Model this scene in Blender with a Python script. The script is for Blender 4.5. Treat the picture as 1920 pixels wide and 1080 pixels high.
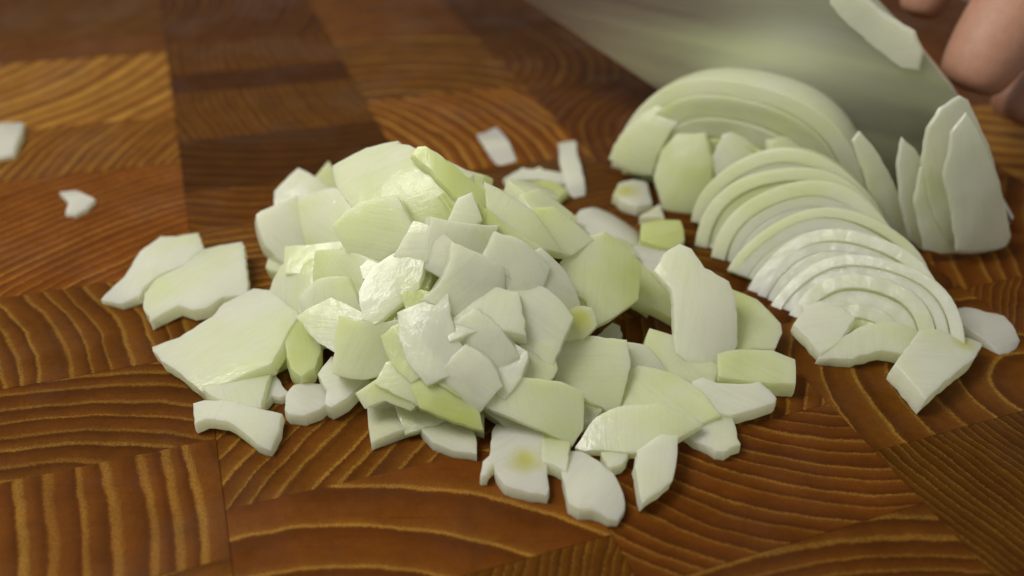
import bpy, bmesh, math, random
from mathutils import Vector, Matrix
from mathutils.geometry import delaunay_2d_cdt
from mathutils import noise as mnoise

for o in list(bpy.data.objects):
    bpy.data.objects.remove(o, do_unlink=True)
S = bpy.context.scene
COL = S.collection
S.unit_settings.system = 'METRIC'
R = math.radians
CM = 0.01                     # everything below is written in centimetres

# ------------------------------------------------------------------ camera
F, PITCH, H = 1750.0, R(34.0), 14.4
cam_d = bpy.data.cameras.new('camera')
cam = bpy.data.objects.new('camera', cam_d)
COL.objects.link(cam)
cam.location = (0, 0, H * CM)
cam.rotation_euler = (R(90) - PITCH, 0, 0)
cam_d.sensor_width = 36.0
cam_d.lens = F / 1920.0 * 36.0
cam_d.clip_start = 0.01
cam_d.clip_end = 50
cam_d.dof.use_dof = True
cam_d.dof.focus_distance = 0.215
cam_d.dof.aperture_fstop = 8.0
S.camera = cam

# ------------------------------------------------------------------ world and lamps (indoor kitchen light)
W = bpy.data.worlds.new('World')
S.world = W
W.use_nodes = True
W.node_tree.nodes['Background'].inputs[0].default_value = (1.0, 0.97, 0.92, 1)
W.node_tree.nodes['Background'].inputs[1].default_value = 0.42
def area(name, loc, target, size, power, color):
    d = bpy.data.lights.new(name, 'AREA')
    d.shape = 'RECTANGLE'; d.size = size[0] * CM; d.size_y = size[1] * CM
    d.energy = power; d.color = color
    o = bpy.data.objects.new(name, d); COL.objects.link(o)
    o.location = Vector(loc) * CM
    v = Vector(target) - Vector(loc)
    o.rotation_euler = v.to_track_quat('-Z', 'Y').to_euler()
    return o
area('key_lamp', (-27, 17, 46), (0, 20, 0), (24, 24), 2.85, (1.0, 0.985, 0.92))
S.view_settings.view_transform = 'Standard'
S.view_settings.look = 'None'
S.view_settings.exposure = 0.0
S.view_settings.gamma = 1.0
S.render.engine = 'CYCLES'

# ------------------------------------------------------------------ picture rays -> places in the kitchen
CP, SP = math.cos(PITCH), math.sin(PITCH)
EYE = Vector((0, 0, H))
def ray(px, py):
    a, b = (px - 960) / F, (540 - py) / F
    return Vector((a, CP + b * SP, -SP + b * CP))
def at_z(px, py, z=0.0):
    d = ray(px, py); t = (z - H) / d.z
    return EYE + d * t
def at_y(px, py, y):
    d = ray(px, py); return EYE + d * (y / d.y)
def at_plane(px, py, p0, n):
    d = ray(px, py); return EYE + d * ((p0 - EYE).dot(n) / d.dot(n))

# ------------------------------------------------------------------ helpers
def tag(o, label=None, cat=None, group=None, kind=None):
    if label: o['label'] = label
    if cat: o['category'] = cat
    if group: o['group'] = group
    if kind: o['kind'] = kind
    return o
def empty(name, loc):
    o = bpy.data.objects.new(name, None); COL.objects.link(o)
    o.location = Vector(loc) * CM; o.empty_display_size = 0.01
    return o
def link(name, me, mat, parent=None, mw=None):
    o = bpy.data.objects.new(name, me); COL.objects.link(o)
    if mat: me.materials.append(mat)
    if mw is not None: o.matrix_world = mw
    if parent:
        o.parent = parent
        o.matrix_parent_inverse = Matrix.Translation(-parent.location)
    return o
def mesh_of(name, verts, faces, smooth=True, sharp=35):
    me = bpy.data.meshes.new(name)
    me.from_pydata([tuple(Vector(v) * CM) for v in verts], [], faces)
    bm = bmesh.new(); bm.from_mesh(me)
    bmesh.ops.recalc_face_normals(bm, faces=bm.faces)
    bm.to_mesh(me); bm.free()
    if smooth:
        for p in me.polygons: p.use_smooth = True
        me.set_sharp_from_angle(angle=R(sharp))
    return me

# ------------------------------------------------------------------ materials
def new_mat(name):
    m = bpy.data.materials.new(name); m.use_nodes = True
    nt = m.node_tree
    return m, nt, nt.nodes['Principled BSDF']
def N(nt, t, **kw):
    n = nt.nodes.new(t)
    for k, v in kw.items(): setattr(n, k, v)
    return n
def math_n(nt, op, a, b=None, c=None):
    n = N(nt, 'ShaderNodeMath', operation=op)
    for i, v in enumerate((a, b, c)):
        if v is None: continue
        if isinstance(v, (int, float)): n.inputs[i].default_value = v
        else: nt.links.new(v, n.inputs[i])
    return n.outputs[0]
def attr(nt, name):
    return N(nt, 'ShaderNodeAttribute', attribute_type='OBJECT', attribute_name=name).outputs['Fac']
def mix(nt, fac, a, b, blend='MIX'):
    n = N(nt, 'ShaderNodeMix', data_type='RGBA', blend_type=blend)
    for i, v in ((0, fac), (6, a), (7, b)):
        if isinstance(v, (int, float)): n.inputs[i].default_value = v
        elif isinstance(v, tuple): n.inputs[i].default_value = (*v, 1)
        else: nt.links.new(v, n.inputs[i])
    return n.outputs[2]
def noise(nt, vec, scale, detail=3, rough=0.5, dist=0.0):
    n = N(nt, 'ShaderNodeTexNoise'); nt.links.new(vec, n.inputs['Vector'])
    n.inputs['Scale'].default_value = scale; n.inputs['Detail'].default_value = detail
    n.inputs['Roughness'].default_value = rough; n.inputs['Distortion'].default_value = dist
    return n.outputs['Fac']
def ramp(nt, fac, stops):
    n = N(nt, 'ShaderNodeValToRGB'); nt.links.new(fac, n.inputs[0])
    e = n.color_ramp.elements
    while len(e) < len(stops): e.new(0.5)
    for el, (p, c) in zip(e, stops):
        el.position = p
        el.color = (*c, 1) if isinstance(c, tuple) else (c, c, c, 1)
    return n.outputs[0]
def scaled(nt, vec, s):
    n = N(nt, 'ShaderNodeVectorMath', operation='MULTIPLY')
    nt.links.new(vec, n.inputs[0]); n.inputs[1].default_value = s
    return n.outputs[0]
def bump(nt, hgt, strength, dist):
    n = N(nt, 'ShaderNodeBump'); n.inputs['Strength'].default_value = strength
    n.inputs['Distance'].default_value = dist; nt.links.new(hgt, n.inputs['Height'])
    return n.outputs[0]

def wood_material():
    m, nt, b = new_mat('end_grain_wood')
    L = nt.links
    tc = N(nt, 'ShaderNodeTexCoord')
    p = scaled(nt, tc.outputs['Object'], (100, 100, 0))          # cm, origin = the pith
    geo = N(nt, 'ShaderNodeNewGeometry')
    w = scaled(nt, geo.outputs['Position'], (100, 100, 100))
    ln = N(nt, 'ShaderNodeVectorMath', operation='LENGTH'); L.new(p, ln.inputs[0])
    r = ln.outputs['Value']
    n1 = math_n(nt, 'SUBTRACT', noise(nt, w, 0.38, 2), 0.5)
    n2 = math_n(nt, 'SUBTRACT', noise(nt, w, 1.6, 3), 0.5)
    n3 = math_n(nt, 'SUBTRACT', noise(nt, w, 11, 2), 0.5)
    gap = attr(nt, 'ring_gap')
    rr = math_n(nt, 'ADD', r, math_n(nt, 'MULTIPLY', n1, 0.45))
    rr = math_n(nt, 'ADD', rr, math_n(nt, 'MULTIPLY', n2, 0.09))
    rr = math_n(nt, 'ADD', rr, math_n(nt, 'ADD', math_n(nt, 'MULTIPLY', n3, 0.07), math_n(nt, 'MULTIPLY', math_n(nt, 'SUBTRACT', noise(nt, w, 34, 2), 0.5), 0.10)))
    ph = math_n(nt, 'DIVIDE', rr, gap)
    # uneven ring widths: warp the phase with a 1-D noise of the ring radius
    nz = N(nt, 'ShaderNodeTexNoise', noise_dimensions='1D'); L.new(ph, nz.inputs['W'])
    nz.inputs['Scale'].default_value = 0.55; nz.inputs['Detail'].default_value = 2
    ph = math_n(nt, 'ADD', ph, math_n(nt, 'MULTIPLY', nz.outputs['Fac'], 0.8))
    fr = math_n(nt, 'FRACT', ph)
    idx = math_n(nt, 'FLOOR', ph)
    wn = N(nt, 'ShaderNodeTexWhiteNoise', noise_dimensions='1D'); L.new(idx, wn.inputs['W'])
    frb = math_n(nt, 'MULTIPLY', fr, attr(nt, 'ring_band'))
    gold = ramp(nt, frb, [(0.0, 0.15), (0.035, 0.9), (0.075, 1.0), (0.115, 0.8), (0.17, 0.2), (0.4, 0.06), (0.95, 0.0)])
    dark = ramp(nt, fr, [(0.0, 0.6), (0.08, 0.15), (0.25, 0.30), (0.6, 0.50), (0.90, 1.0), (1.0, 0.8)])
    pores = ramp(nt, noise(nt, w, 26, 2, 0.6), [(0.42, 0.0), (0.58, 1.0)])
    grain = noise(nt, w, 5.0, 4, 0.6)
    gfac = math_n(nt, 'MULTIPLY', gold, math_n(nt, 'ADD', 0.42, math_n(nt, 'MULTIPLY', pores, 0.75)))
    gfac = math_n(nt, 'MULTIPLY', gfac, math_n(nt, 'ADD', 0.55, math_n(nt, 'MULTIPLY', wn.outputs['Value'], 0.5)))
    gfac = math_n(nt, 'MULTIPLY', gfac, attr(nt, 'ring_gold'))
    base = mix(nt, grain, (0.084, 0.0205, 0.0022), (0.148, 0.0400, 0.0040))
    base = mix(nt, math_n(nt, 'MULTIPLY', dark, 0.62), base, (0.032, 0.0080, 0.0020))
    col = mix(nt, gfac, base, (0.225, 0.110, 0.019))
    blot = ramp(nt, noise(nt, w, 0.9, 3), [(0.3, 0.82), (0.7, 1.12)])
    col = mix(nt, 1.0, col, blot, 'MULTIPLY')
    speck = ramp(nt, noise(nt, w, 30, 3, 0.7), [(0.3, 0.74), (0.7, 1.2)])
    col = mix(nt, 0.8, col, speck, 'MULTIPLY')
    for rot, thr in ((0.45, 0.70), (-0.25, 0.715)):            # fine knife scars
        mp = N(nt, 'ShaderNodeMapping'); mp.inputs['Rotation'].default_value = (0, 0, rot); mp.inputs['Scale'].default_value = (0.22, 13, 1)
        L.new(w, mp.inputs['Vector'])
        sc = ramp(nt, noise(nt, mp.outputs[0], 1.0, 1, 0.4), [(thr, 0.0), (thr + .03, 1.0)])
        col = mix(nt, math_n(nt, 'MULTIPLY', sc, 0.28), col, (0.045, 0.014, 0.004))
    tone = attr(nt, 'ring_tone')
    hs = N(nt, 'ShaderNodeHueSaturation'); L.new(col, hs.inputs['Color']); L.new(tone, hs.inputs['Value'])
    ob = N(nt, 'ShaderNodeObjectInfo')
    L.new(math_n(nt, 'ADD', 0.502, math_n(nt, 'MULTIPLY', ob.outputs['Random'], 0.012)), hs.inputs['Hue'])
    L.new(hs.outputs[0], b.inputs['Base Color'])
    rg = math_n(nt, 'ADD', 0.36, math_n(nt, 'MULTIPLY', noise(nt, w, 3.0, 4, 0.65), 0.26))
    L.new(rg, b.inputs['Roughness'])
    wet = ramp(nt, noise(nt, w, 0.28, 4, 0.6), [(0.50, 0.0), (0.62, 1.0)])
    L.new(math_n(nt, 'ADD', 0.025, math_n(nt, 'MULTIPLY', wet, 0.05)), b.inputs['Specular IOR Level'])
    hgt = math_n(nt, 'ADD', math_n(nt, 'MULTIPLY', gold, 0.12), math_n(nt, 'MULTIPLY', noise(nt, w, 40, 3, 0.7), 0.45))
    L.new(bump(nt, hgt, 0.22, 0.0004), b.inputs['Normal'])
    return m

def onion_material(name='onion_flesh', wet=0.55):
    m, nt, b = new_mat(name)
    L = nt.links
    tc = N(nt, 'ShaderNodeTexCoord')
    p = scaled(nt, tc.outputs['Object'], (100, 100, 100))
    geo = N(nt, 'ShaderNodeNewGeometry')
    w = scaled(nt, geo.outputs['Position'], (100, 100, 100))
    tint = attr(nt, 'tint')
    blot = noise(nt, w, 0.9, 3, 0.5)
    t = math_n(nt, 'ADD', tint, math_n(nt, 'MULTIPLY', math_n(nt, 'SUBTRACT', blot, 0.5), 1.0))
    sg = N(nt, 'ShaderNodeSeparateXYZ'); L.new(tc.outputs['Generated'], sg.inputs[0])
    oi = N(nt, 'ShaderNodeObjectInfo')
    sign = math_n(nt, 'SUBTRACT', oi.outputs['Random'], 0.5)
    t = math_n(nt, 'ADD', t, math_n(nt, 'MULTIPLY', math_n(nt, 'MULTIPLY', math_n(nt, 'SUBTRACT', sg.outputs[1], 0.5), sign), 1.2))
    sn = N(nt, 'ShaderNodeSeparateXYZ'); L.new(tc.outputs['Normal'], sn.inputs[0])
    side = math_n(nt, 'SUBTRACT', 1.0, math_n(nt, 'ABSOLUTE', sn.outputs[2]))
    t = math_n(nt, 'SUBTRACT', t, math_n(nt, 'MULTIPLY', side, 0.18))
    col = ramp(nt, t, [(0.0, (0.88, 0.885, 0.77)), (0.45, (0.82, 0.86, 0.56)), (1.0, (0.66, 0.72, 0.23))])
    veins = noise(nt, scaled(nt, p, (0.35, 8.0, 8.0)), 1.7, 3, 0.6)
    vr = ramp(nt, veins, [(0.36, (0.80, 0.86, 0.70)), (0.50, (1.0, 1.0, 1.0))])
    col = mix(nt, 0.28, col, vr, 'MULTIPLY')
    cells = noise(nt, w, 22, 2, 0.5)
    col = mix(nt, 0.25, col, ramp(nt, cells, [(0.3, 0.8), (0.7, 1.0)]), 'MULTIPLY')
    # the yellow green heart some pieces show: a soft spot at a place of their own
    sp = N(nt, 'ShaderNodeCombineXYZ')
    L.new(attr(nt, 'heart_x'), sp.inputs[0]); L.new(attr(nt, 'heart_y'), sp.inputs[1])
    dv = N(nt, 'ShaderNodeVectorMath', operation='DISTANCE')
    L.new(scaled(nt, tc.outputs['Object'], (100, 100, 0)), dv.inputs[0]); L.new(sp.outputs[0], dv.inputs[1])
    hr = math_n(nt, 'ADD', attr(nt, 'heart_r'), 0.0001)
    q = math_n(nt, 'DIVIDE', math_n(nt, 'ADD', dv.outputs['Value'], math_n(nt, 'MULTIPLY', math_n(nt, 'SUBTRACT', noise(nt, w, 3.5, 3), 0.5), 0.3)), hr)
    hf = ramp(nt, q, [(0.25, 0.85), (1.0, 0.0)])
    hf = math_n(nt, 'MULTIPLY', hf, math_n(nt, 'GREATER_THAN', attr(nt, 'heart_r'), 0.01))
    col = mix(nt, hf, col, (0.66, 0.66, 0.13))
    L.new(col, b.inputs['Base Color'])
    L.new(math_n(nt, 'ADD', 0.24, math_n(nt, 'MULTIPLY', noise(nt, w, 4.0, 4, 0.6), 0.32)), b.inputs['Roughness'])
    b.inputs['Subsurface Weight'].default_value = 0.9
    b.inputs['Subsurface Radius'].default_value = (1.0, 1.0, 0.85)
    b.inputs['Subsurface Scale'].default_value = 0.0032
    b.inputs['Specular IOR Level'].default_value = 0.5
    b.inputs['Coat Weight'].default_value = wet
    b.inputs['Transmission Weight'].default_value = 0.28
    b.inputs['IOR'].default_value = 1.36
    b.inputs['Coat Roughness'].default_value = 0.10
    hgt = math_n(nt, 'ADD', math_n(nt, 'MULTIPLY', veins, 0.6), math_n(nt, 'MULTIPLY', cells, 0.35))
    nb = bump(nt, hgt, 0.25, 0.0004)
    L.new(nb, b.inputs['Normal'])
    lump = noise(nt, w, 3.2, 3, 0.55)
    cb = N(nt, 'ShaderNodeBump'); cb.inputs['Strength'].default_value = 0.32; cb.inputs['Distance'].default_value = 0.0012
    L.new(lump, cb.inputs['Height']); L.new(nb, cb.inputs['Normal'])
    L.new(cb.outputs[0], b.inputs['Coat Normal'])
    # light soaks through the flesh
    tr = N(nt, 'ShaderNodeBsdfTranslucent'); L.new(mix(nt, 0.5, col, (0.88, 0.90, 0.56)), tr.inputs['Color'])
    ms = N(nt, 'ShaderNodeMixShader'); ms.inputs[0].default_value = 0.38
    L.new(b.outputs[0], ms.inputs[1]); L.new(tr.outputs[0], ms.inputs[2])
    L.new(ms.outputs[0], nt.nodes['Material Output'].inputs['Surface'])
    return m

def plain(name, col, rough=0.5, metal=0.0, sss=0.0, var=0.25, scale=4.0, bmp=0.0):
    m, nt, b = new_mat(name)
    geo = N(nt, 'ShaderNodeNewGeometry')
    w = scaled(nt, geo.outputs['Position'], (100, 100, 100))
    n = noise(nt, w, scale, 4, 0.6)
    lo = tuple(c * (1 - var) for c in col); hi = tuple(min(1, c * (1 + var)) for c in col)
    nt.links.new(mix(nt, n, lo, hi), b.inputs['Base Color'])
    b.inputs['Roughness'].default_value = rough
    b.inputs['Metallic'].default_value = metal
    if sss:
        b.inputs['Subsurface Weight'].default_value = sss
        b.inputs['Subsurface Radius'].default_value = (1.0, 0.35, 0.2)
        b.inputs['Subsurface Scale'].default_value = 0.004
    if bmp:
        nt.links.new(bump(nt, noise(nt, w, scale * 6, 3, 0.6), bmp, 0.0003), b.inputs['Normal'])
    return m

WOOD = wood_material()
ONION = onion_material()
def steel_material():
    m, nt, b = new_mat('brushed_steel')
    tc = N(nt, 'ShaderNodeTexCoord')
    mp = N(nt, 'ShaderNodeMapping'); mp.vector_type = 'POINT'
    mp.inputs['Rotation'].default_value = (0, 0, R(34)); mp.inputs['Scale'].default_value = (12, 12, 300)
    nt.links.new(tc.outputs['Object'], mp.inputs['Vector'])
    st = noise(nt, mp.outputs[0], 1.0, 4, 0.6)
    w = scaled(nt, tc.outputs['Object'], (100, 100, 100))
    mp2 = N(nt, 'ShaderNodeMapping'); mp2.inputs['Rotation'].default_value = (0, 0, R(34)); mp2.inputs['Scale'].default_value = (7, 7, 55)
    nt.links.new(tc.outputs['Object'], mp2.inputs['Vector'])
    juice_reflect = ramp(nt, noise(nt, mp2.outputs[0], 1.0, 2, 0.5), [(0.40, 0.0), (0.68, 1.0)])  # juice streaks, their pale green also painted in for the onion's reflection
    nt.links.new(mix(nt, juice_reflect, mix(nt, st, (0.43, 0.42, 0.41), (0.57, 0.56, 0.53)), (0.62, 0.66, 0.46)), b.inputs['Base Color'])
    nt.links.new(math_n(nt, 'ADD', 0.30, math_n(nt, 'ADD', math_n(nt, 'MULTIPLY', st, 0.12), math_n(nt, 'MULTIPLY', juice_reflect, 0.16))), b.inputs['Roughness'])
    b.inputs['Metallic'].default_value = 1.0
    nt.links.new(bump(nt, st, 0.12, 0.0003), b.inputs['Normal'])
    return m
STEEL = steel_material()
HANDLE = plain('dark_handle_wood', (0.045, 0.022, 0.014), 0.45, var=0.4, scale=3)
SKIN = plain('skin', (0.40, 0.205, 0.130), 0.48, sss=0.35, var=0.2, scale=3.5, bmp=0.6)
NAIL = plain('fingernail', (0.62, 0.38, 0.30), 0.25, sss=0.2, var=0.05)
STONE = plain('countertop_stone', (0.20, 0.18, 0.16), 0.4, var=0.3, scale=1.2)

# ------------------------------------------------------------------ setting: countertop
me = mesh_of('countertop', [(-90, -40, -3.2), (90, -40, -3.2), (90, 90, -3.2), (-90, 90, -3.2),
                            (-90, -40, -6), (90, -40, -6), (90, 90, -6), (-90, 90, -6)],
             [(0, 1, 2, 3), (4, 5, 6, 7), (0, 1, 5, 4), (1, 2, 6, 5), (2, 3, 7, 6), (3, 0, 4, 7)], smooth=False)
tag(link('countertop', me, STONE), kind='structure')

# ------------------------------------------------------------------ the cutting board: end grain blocks
rng = random.Random(11)
VP = (219.0, -632.0)
def seam(k):                       # a column seam is a straight glue line on the board
    a = VP
    return lambda y: a[0] + (a[1] * -1 + y) * k
SEAM = {}
for i, k in enumerate([-1.10, -0.715, -0.325, 0.128, 0.568, 0.962, 1.356, 1.75, 2.14, 2.53]):
    SEAM[i] = seam(k)
def seam_at(i, y): return SEAM[i](y)
def row_cross(i, x0, y0):          # where a row line through (x0,y0) crosses seam i
    sl = -(y0 + 300) / (5800 - x0)
    y = y0
    for _ in range(30):
        y = y0 + sl * (seam_at(i, y) - x0)
    return (seam_at(i, y), y)
# rows of every column: heights in the picture at the column's right hand glue line,
# with (pith offset along the row, pith offset along the column, ring gap, gold, tone) per block
V = lambda side, gap, gold=0.9, tone=1.0: (side, 0.0, gap, gold, tone)
def rnd_block():
    a = rng.uniform(0, 2 * math.pi); d = rng.uniform(4, 14)
    return (d * math.cos(a), d * math.sin(a), rng.uniform(0.18, 0.6), rng.uniform(0.5, 1.0), rng.uniform(0.55, 1.2))
COLS = {
 2: ([-330, -240, -130, -40, 60, 98, 217, 303, 505, 662, 822, 1045, 1260],
     {4: (3, -9, .5, .7, .95), 5: (-9, 7, .8, 1.0, 1.5, 4.2), 6: (13, -5, .42, .9, 1.3), 7: (9, -13, .40, .85, 1.3),
      8: (-12, -4.5, .50, .9, .95, 1.3), 9: (-1.5, -10, .50, .85, .82, 1.6), 10: (-11, -1, .58, 1.0, 1.0, 2.3), 11: (4, -9, .5, .9, 1.0)}),
 3: ([-330, -240, -130, -40, 62, 115, 147, 227, 312, 375, 500, 640, 812, 1002, 1200],
     {4: (14, 2, .38, .7, .8), 5: (2, 10, .5, .4, .5), 6: (15, 4, .30, .75, .8), 7: (2, 11, .6, .3, .5),
      8: (1, 9, .5, .8, .85), 9: (-2, -9, .4, 1.0, 1.1), 10: (14, -3, .5, .8, .95), 11: (7, -9, .46, 1.0, 1.0, 1.3),
      12: (-4.0, -8, 1.15, 1.15, 1.12, .8), 13: (-8, 8, .20, .8, .85)}),
 4: ([-330, -240, -130, -40, 62, 160, 290, 420, 560, 757, 942, 1085, 1250],
     {4: (-2, -8, .9, 1.0, 1.0), 5: (-10, -3, .55, 1.0, 1.35, 2), 6: (2, 9, .4, .6, .8), 8: (-6, 4, .36, .8, 1.0), 9: (4.6, 5.2, .40, .72, .95, 1.1),
      10: (-1.5, -11, .42, .9, .85, 1.9), 11: (-1.5, -9, .30, .85, .9)}),
 5: ([-330, -240, -130, -40, 62, 165, 300, 430, 520, 616, 846, 1085, 1300],
     {6: (4, 8, .5, .5, .7), 7: (5, 9, .5, .6, .75), 8: (-9, 6, .8, .7, .7), 9: (2.2, -1.9, .80, .95, 1.0, .9),
      10: (15, 3, .23, .75, .72), 11: (-8, 8, .4, .8, .9)}),
 6: ([-330, -200, -90, 10, 120, 240, 380, 540, 760], {4: (4, 9, .5, .8, .9), 5: (6, 9, .6, .9, 1.5)}),
 7: ([-330, -200, -60, 60, 215, 400, 620], {4: (3, 9, .9, 1.2, 1.9, 5), 5: (3, 9, .7, 1.0, .9)}),
 8: ([-330, -160, 20, 180, 360], {}),
 1: ([-330, -200, -100, 0, 110, 250, 420, 640, 880, 1150], {}),
 0: ([-330, -160, 0, 200, 480, 800, 1150], {}),
}
board = empty('cutting_board', (0, 22, 0))
tag(board, 'dark brown end grain wooden cutting board with curved growth rings under all the onion', 'cutting board')
colx = SEAM
def block(quad, spec):
    # quad: 4 points on the board, anticlockwise from near left
    c = sum(quad, Vector()) / 4
    ax = ((quad[1] - quad[0]) + (quad[2] - quad[3])).normalized()
    ay = Vector((-ax.y, ax.x, 0))
    pith = c + ax * spec[0] + ay * spec[1]
    top = rng.uniform(-0.012, 0.0)
    verts, faces = [], []
    def shrink(d): return [q + (c - q).normalized() * d for q in quad]
    for d, z in ((0.014, top), (0.003, top - 0.012), (0.004, -3.0)):
        for q in shrink(d): verts.append((q.x - pith.x, q.y - pith.y, z))
    faces = [(0, 1, 2, 3), (8, 9, 10, 11)]
    for k in range(2):
        for i in range(4):
            j = (i + 1) % 4
            faces.append((k * 4 + i, k * 4 + j, k * 4 + 4 + j, k * 4 + 4 + i))
    me = mesh_of('block', verts, faces, smooth=False)
    o = link('block', me, WOOD, board, Matrix.Translation(pith * CM))
    o['ring_band'] = 1.0 / (spec[5] if len(spec) > 5 else rng.uniform(.7, 1.5)); o['ring_gap'] = float(spec[2]); o['ring_gold'] = float(spec[3]); o['ring_tone'] = float(spec[4])
    return o
near_p, far_p = (seam_at(3, 2000), 2000), (seam_at(3, -345), -345)     # straight front and back edge of the board
for ci, (rows, specs) in COLS.items():
    si = ci if ci >= 5 else ci + 1
    y_near, y_far = row_cross(si, *near_p)[1], row_cross(si, *far_p)[1]
    n_front = len([y for y in rows if y <= y_far + 12])
    kept = [y for y in rows if y_far + 12 < y < y_near - 40]
    specs = {k - n_front + 1: v for k, v in specs.items()}
    rows = [y_far] + kept
    while y_near - rows[-1] > 260: rows.append(rows[-1] + 190)
    rows.append(y_near)
    for k in range(len(rows) - 1):
        ya, yb = rows[k], rows[k + 1]
        if ci >= 5:
            la = (seam_at(ci, ya), ya); lb = (seam_at(ci, yb), yb)
            ra = row_cross(ci + 1, *la); rb = row_cross(ci + 1, *lb)
        else:
            ra = (seam_at(ci + 1, ya), ya); rb = (seam_at(ci + 1, yb), yb)
            la = row_cross(ci, *ra); lb = row_cross(ci, *rb)
        quad = [at_z(*lb), at_z(*rb), at_z(*ra), at_z(*la)]
        block(quad, specs.get(k + 0, None) or rnd_block())

# ------------------------------------------------------------------ onion pieces
def mound(x, y):
    rx = 6.3 if x > -1.7 else 4.4
    ry = 6.9 if y < 21.2 else 4.6
    r = math.hypot((x + 1.7) / rx, (y - 21.2) / ry)
    return max(0.0, 4.15 * (1 - r ** 1.45))
def mound_hit(px, py, lift=0.0):
    d = ray(px, py)
    t = 8.0
    while t < 60:
        p = EYE + d * t
        if p.z <= mound(p.x, p.y) + lift: return p
        t += 0.04
    return at_z(px, py, max(lift, 0))
def mound_normal(p, k):
    e = 0.4
    gx = (mound(p.x + e, p.y) - mound(p.x - e, p.y)) / (2 * e)
    gy = (mound(p.x, p.y + e) - mound(p.x, p.y - e)) / (2 * e)
    return Vector((-gx * k, -gy * k, 1)).normalized()

def slab(outline, thick, curve, seed, rough=0.012, bev=0.016, vein=None):
    """a cut piece of an onion layer: outline in its own plane, curved like the layer it came from"""
    r = random.Random(seed)
    pts = [Vector(p) for p in outline]
    area2 = sum(pts[i].x * pts[(i + 1) % len(pts)].y - pts[(i + 1) % len(pts)].x * pts[i].y for i in range(len(pts)))
    if area2 < 0: pts.reverse()
    ring = []
    for i, a in enumerate(pts):
        b = pts[(i + 1) % len(pts)]
        n = max(1, int((b - a).length / 0.16))
        nrm = Vector((b.y - a.y, a.x - b.x)).normalized()
        bow = r.uniform(-0.02, 0.03) * (b - a).length * 0.6
        for k in range(n):
            t = k / n
            j = 0 if k == 0 else r.gauss(0, rough)
            ring.append(a.lerp(b, t) + nrm * (j + bow * 4 * t * (1 - t)))
    m = len(ring)
    def off(d):
        out = []
        for i in range(m):
            e1 = (ring[i] - ring[i - 1]); e2 = (ring[(i + 1) % m] - ring[i])
            n1 = Vector((-e1.y, e1.x)).normalized(); n2 = Vector((-e2.y, e2.x)).normalized()
            nn = (n1 + n2)
            nn = nn.normalized() if nn.length > 1e-6 else n1
            out.append(ring[i] + nn * d)
        return out
    inner = off(bev)
    xs = [p.x for p in ring]; ys = [p.y for p in ring]
    step = 0.24
    pv = [Vector(p) for p in inner]
    x = min(xs)
    def inside(q):
        c = False
        for i in range(m):
            a, b = inner[i], inner[(i + 1) % m]
            if (a.y > q.y) != (b.y > q.y) and q.x < (b.x - a.x) * (q.y - a.y) / (b.y - a.y) + a.x: c = not c
        return c
    while x < max(xs):
        y = min(ys)
        while y < max(ys):
            q = Vector((x + r.uniform(-.05, .05), y + r.uniform(-.05, .05)))
            if inside(q) and min((q - s).length for s in inner) > 0.1: pv.append(q)
            y += step
        x += step
    res = delaunay_2d_cdt(pv, [], [list(range(m))], 1, 1e-5)
    V2, FF = res[0], res[2]
    orig = res[3]
    where = {}
    for i, src in enumerate(orig):
        for s in src: where[s] = i
    th = r.uniform(0, math.pi) if vein is None else vein
    ca, sa = math.cos(th), math.sin(th)
    sd = seed * 7.31
    tw = r.uniform(-0.05, 0.05)
    def zed(p):
        v = -p.x * sa + p.y * ca; u = p.x * ca + p.y * sa
        z = -curve * v * v - 0.25 * curve * u * u + tw * u * v
        z += 0.05 * mnoise.noise(Vector((p.x * 0.9 + sd, p.y * 0.9, 0.3)))
        z += 0.016 * mnoise.noise(Vector((p.x * 3.1, p.y * 3.1 + sd, 0.3)))
        return z
    verts, faces = [], []
    nt_ = len(V2)
    for p in V2: verts.append((p.x, p.y, zed(p)))
    for p in V2: verts.append((p.x * 0.985, p.y * 0.985, zed(p) - thick))
    for f in FF:
        faces.append(tuple(f)); faces.append(tuple(nt_ + i for i in reversed(f)))
    levels = [[where[i] for i in range(m)]]
    bul = r.uniform(-0.03, 0.04)
    for d, tt in ((0.004, bev * 0.7), (0.0 - bul * .5, 0.35 * thick), (-bul, 0.65 * thick), (0.006, thick - bev * .6)):
        o2 = off(d); base = len(verts)
        for p in o2: verts.append((p.x, p.y, zed(p) - tt))
        levels.append([base + i for i in range(m)])
    levels.append([nt_ + where[i] for i in range(m)])
    for a, b in zip(levels, levels[1:]):
        for i in range(m):
            j = (i + 1) % m
            faces.append((a[i], a[j], b[j], b[i]))
    # keep veins along local x: turn the mesh so the layer's axis is x
    rot = Matrix.Rotation(-th, 3, 'Z')
    verts = [tuple(rot @ Vector(v)) for v in verts]
    return mesh_of('onion_piece', verts, faces, sharp=32), th

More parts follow.
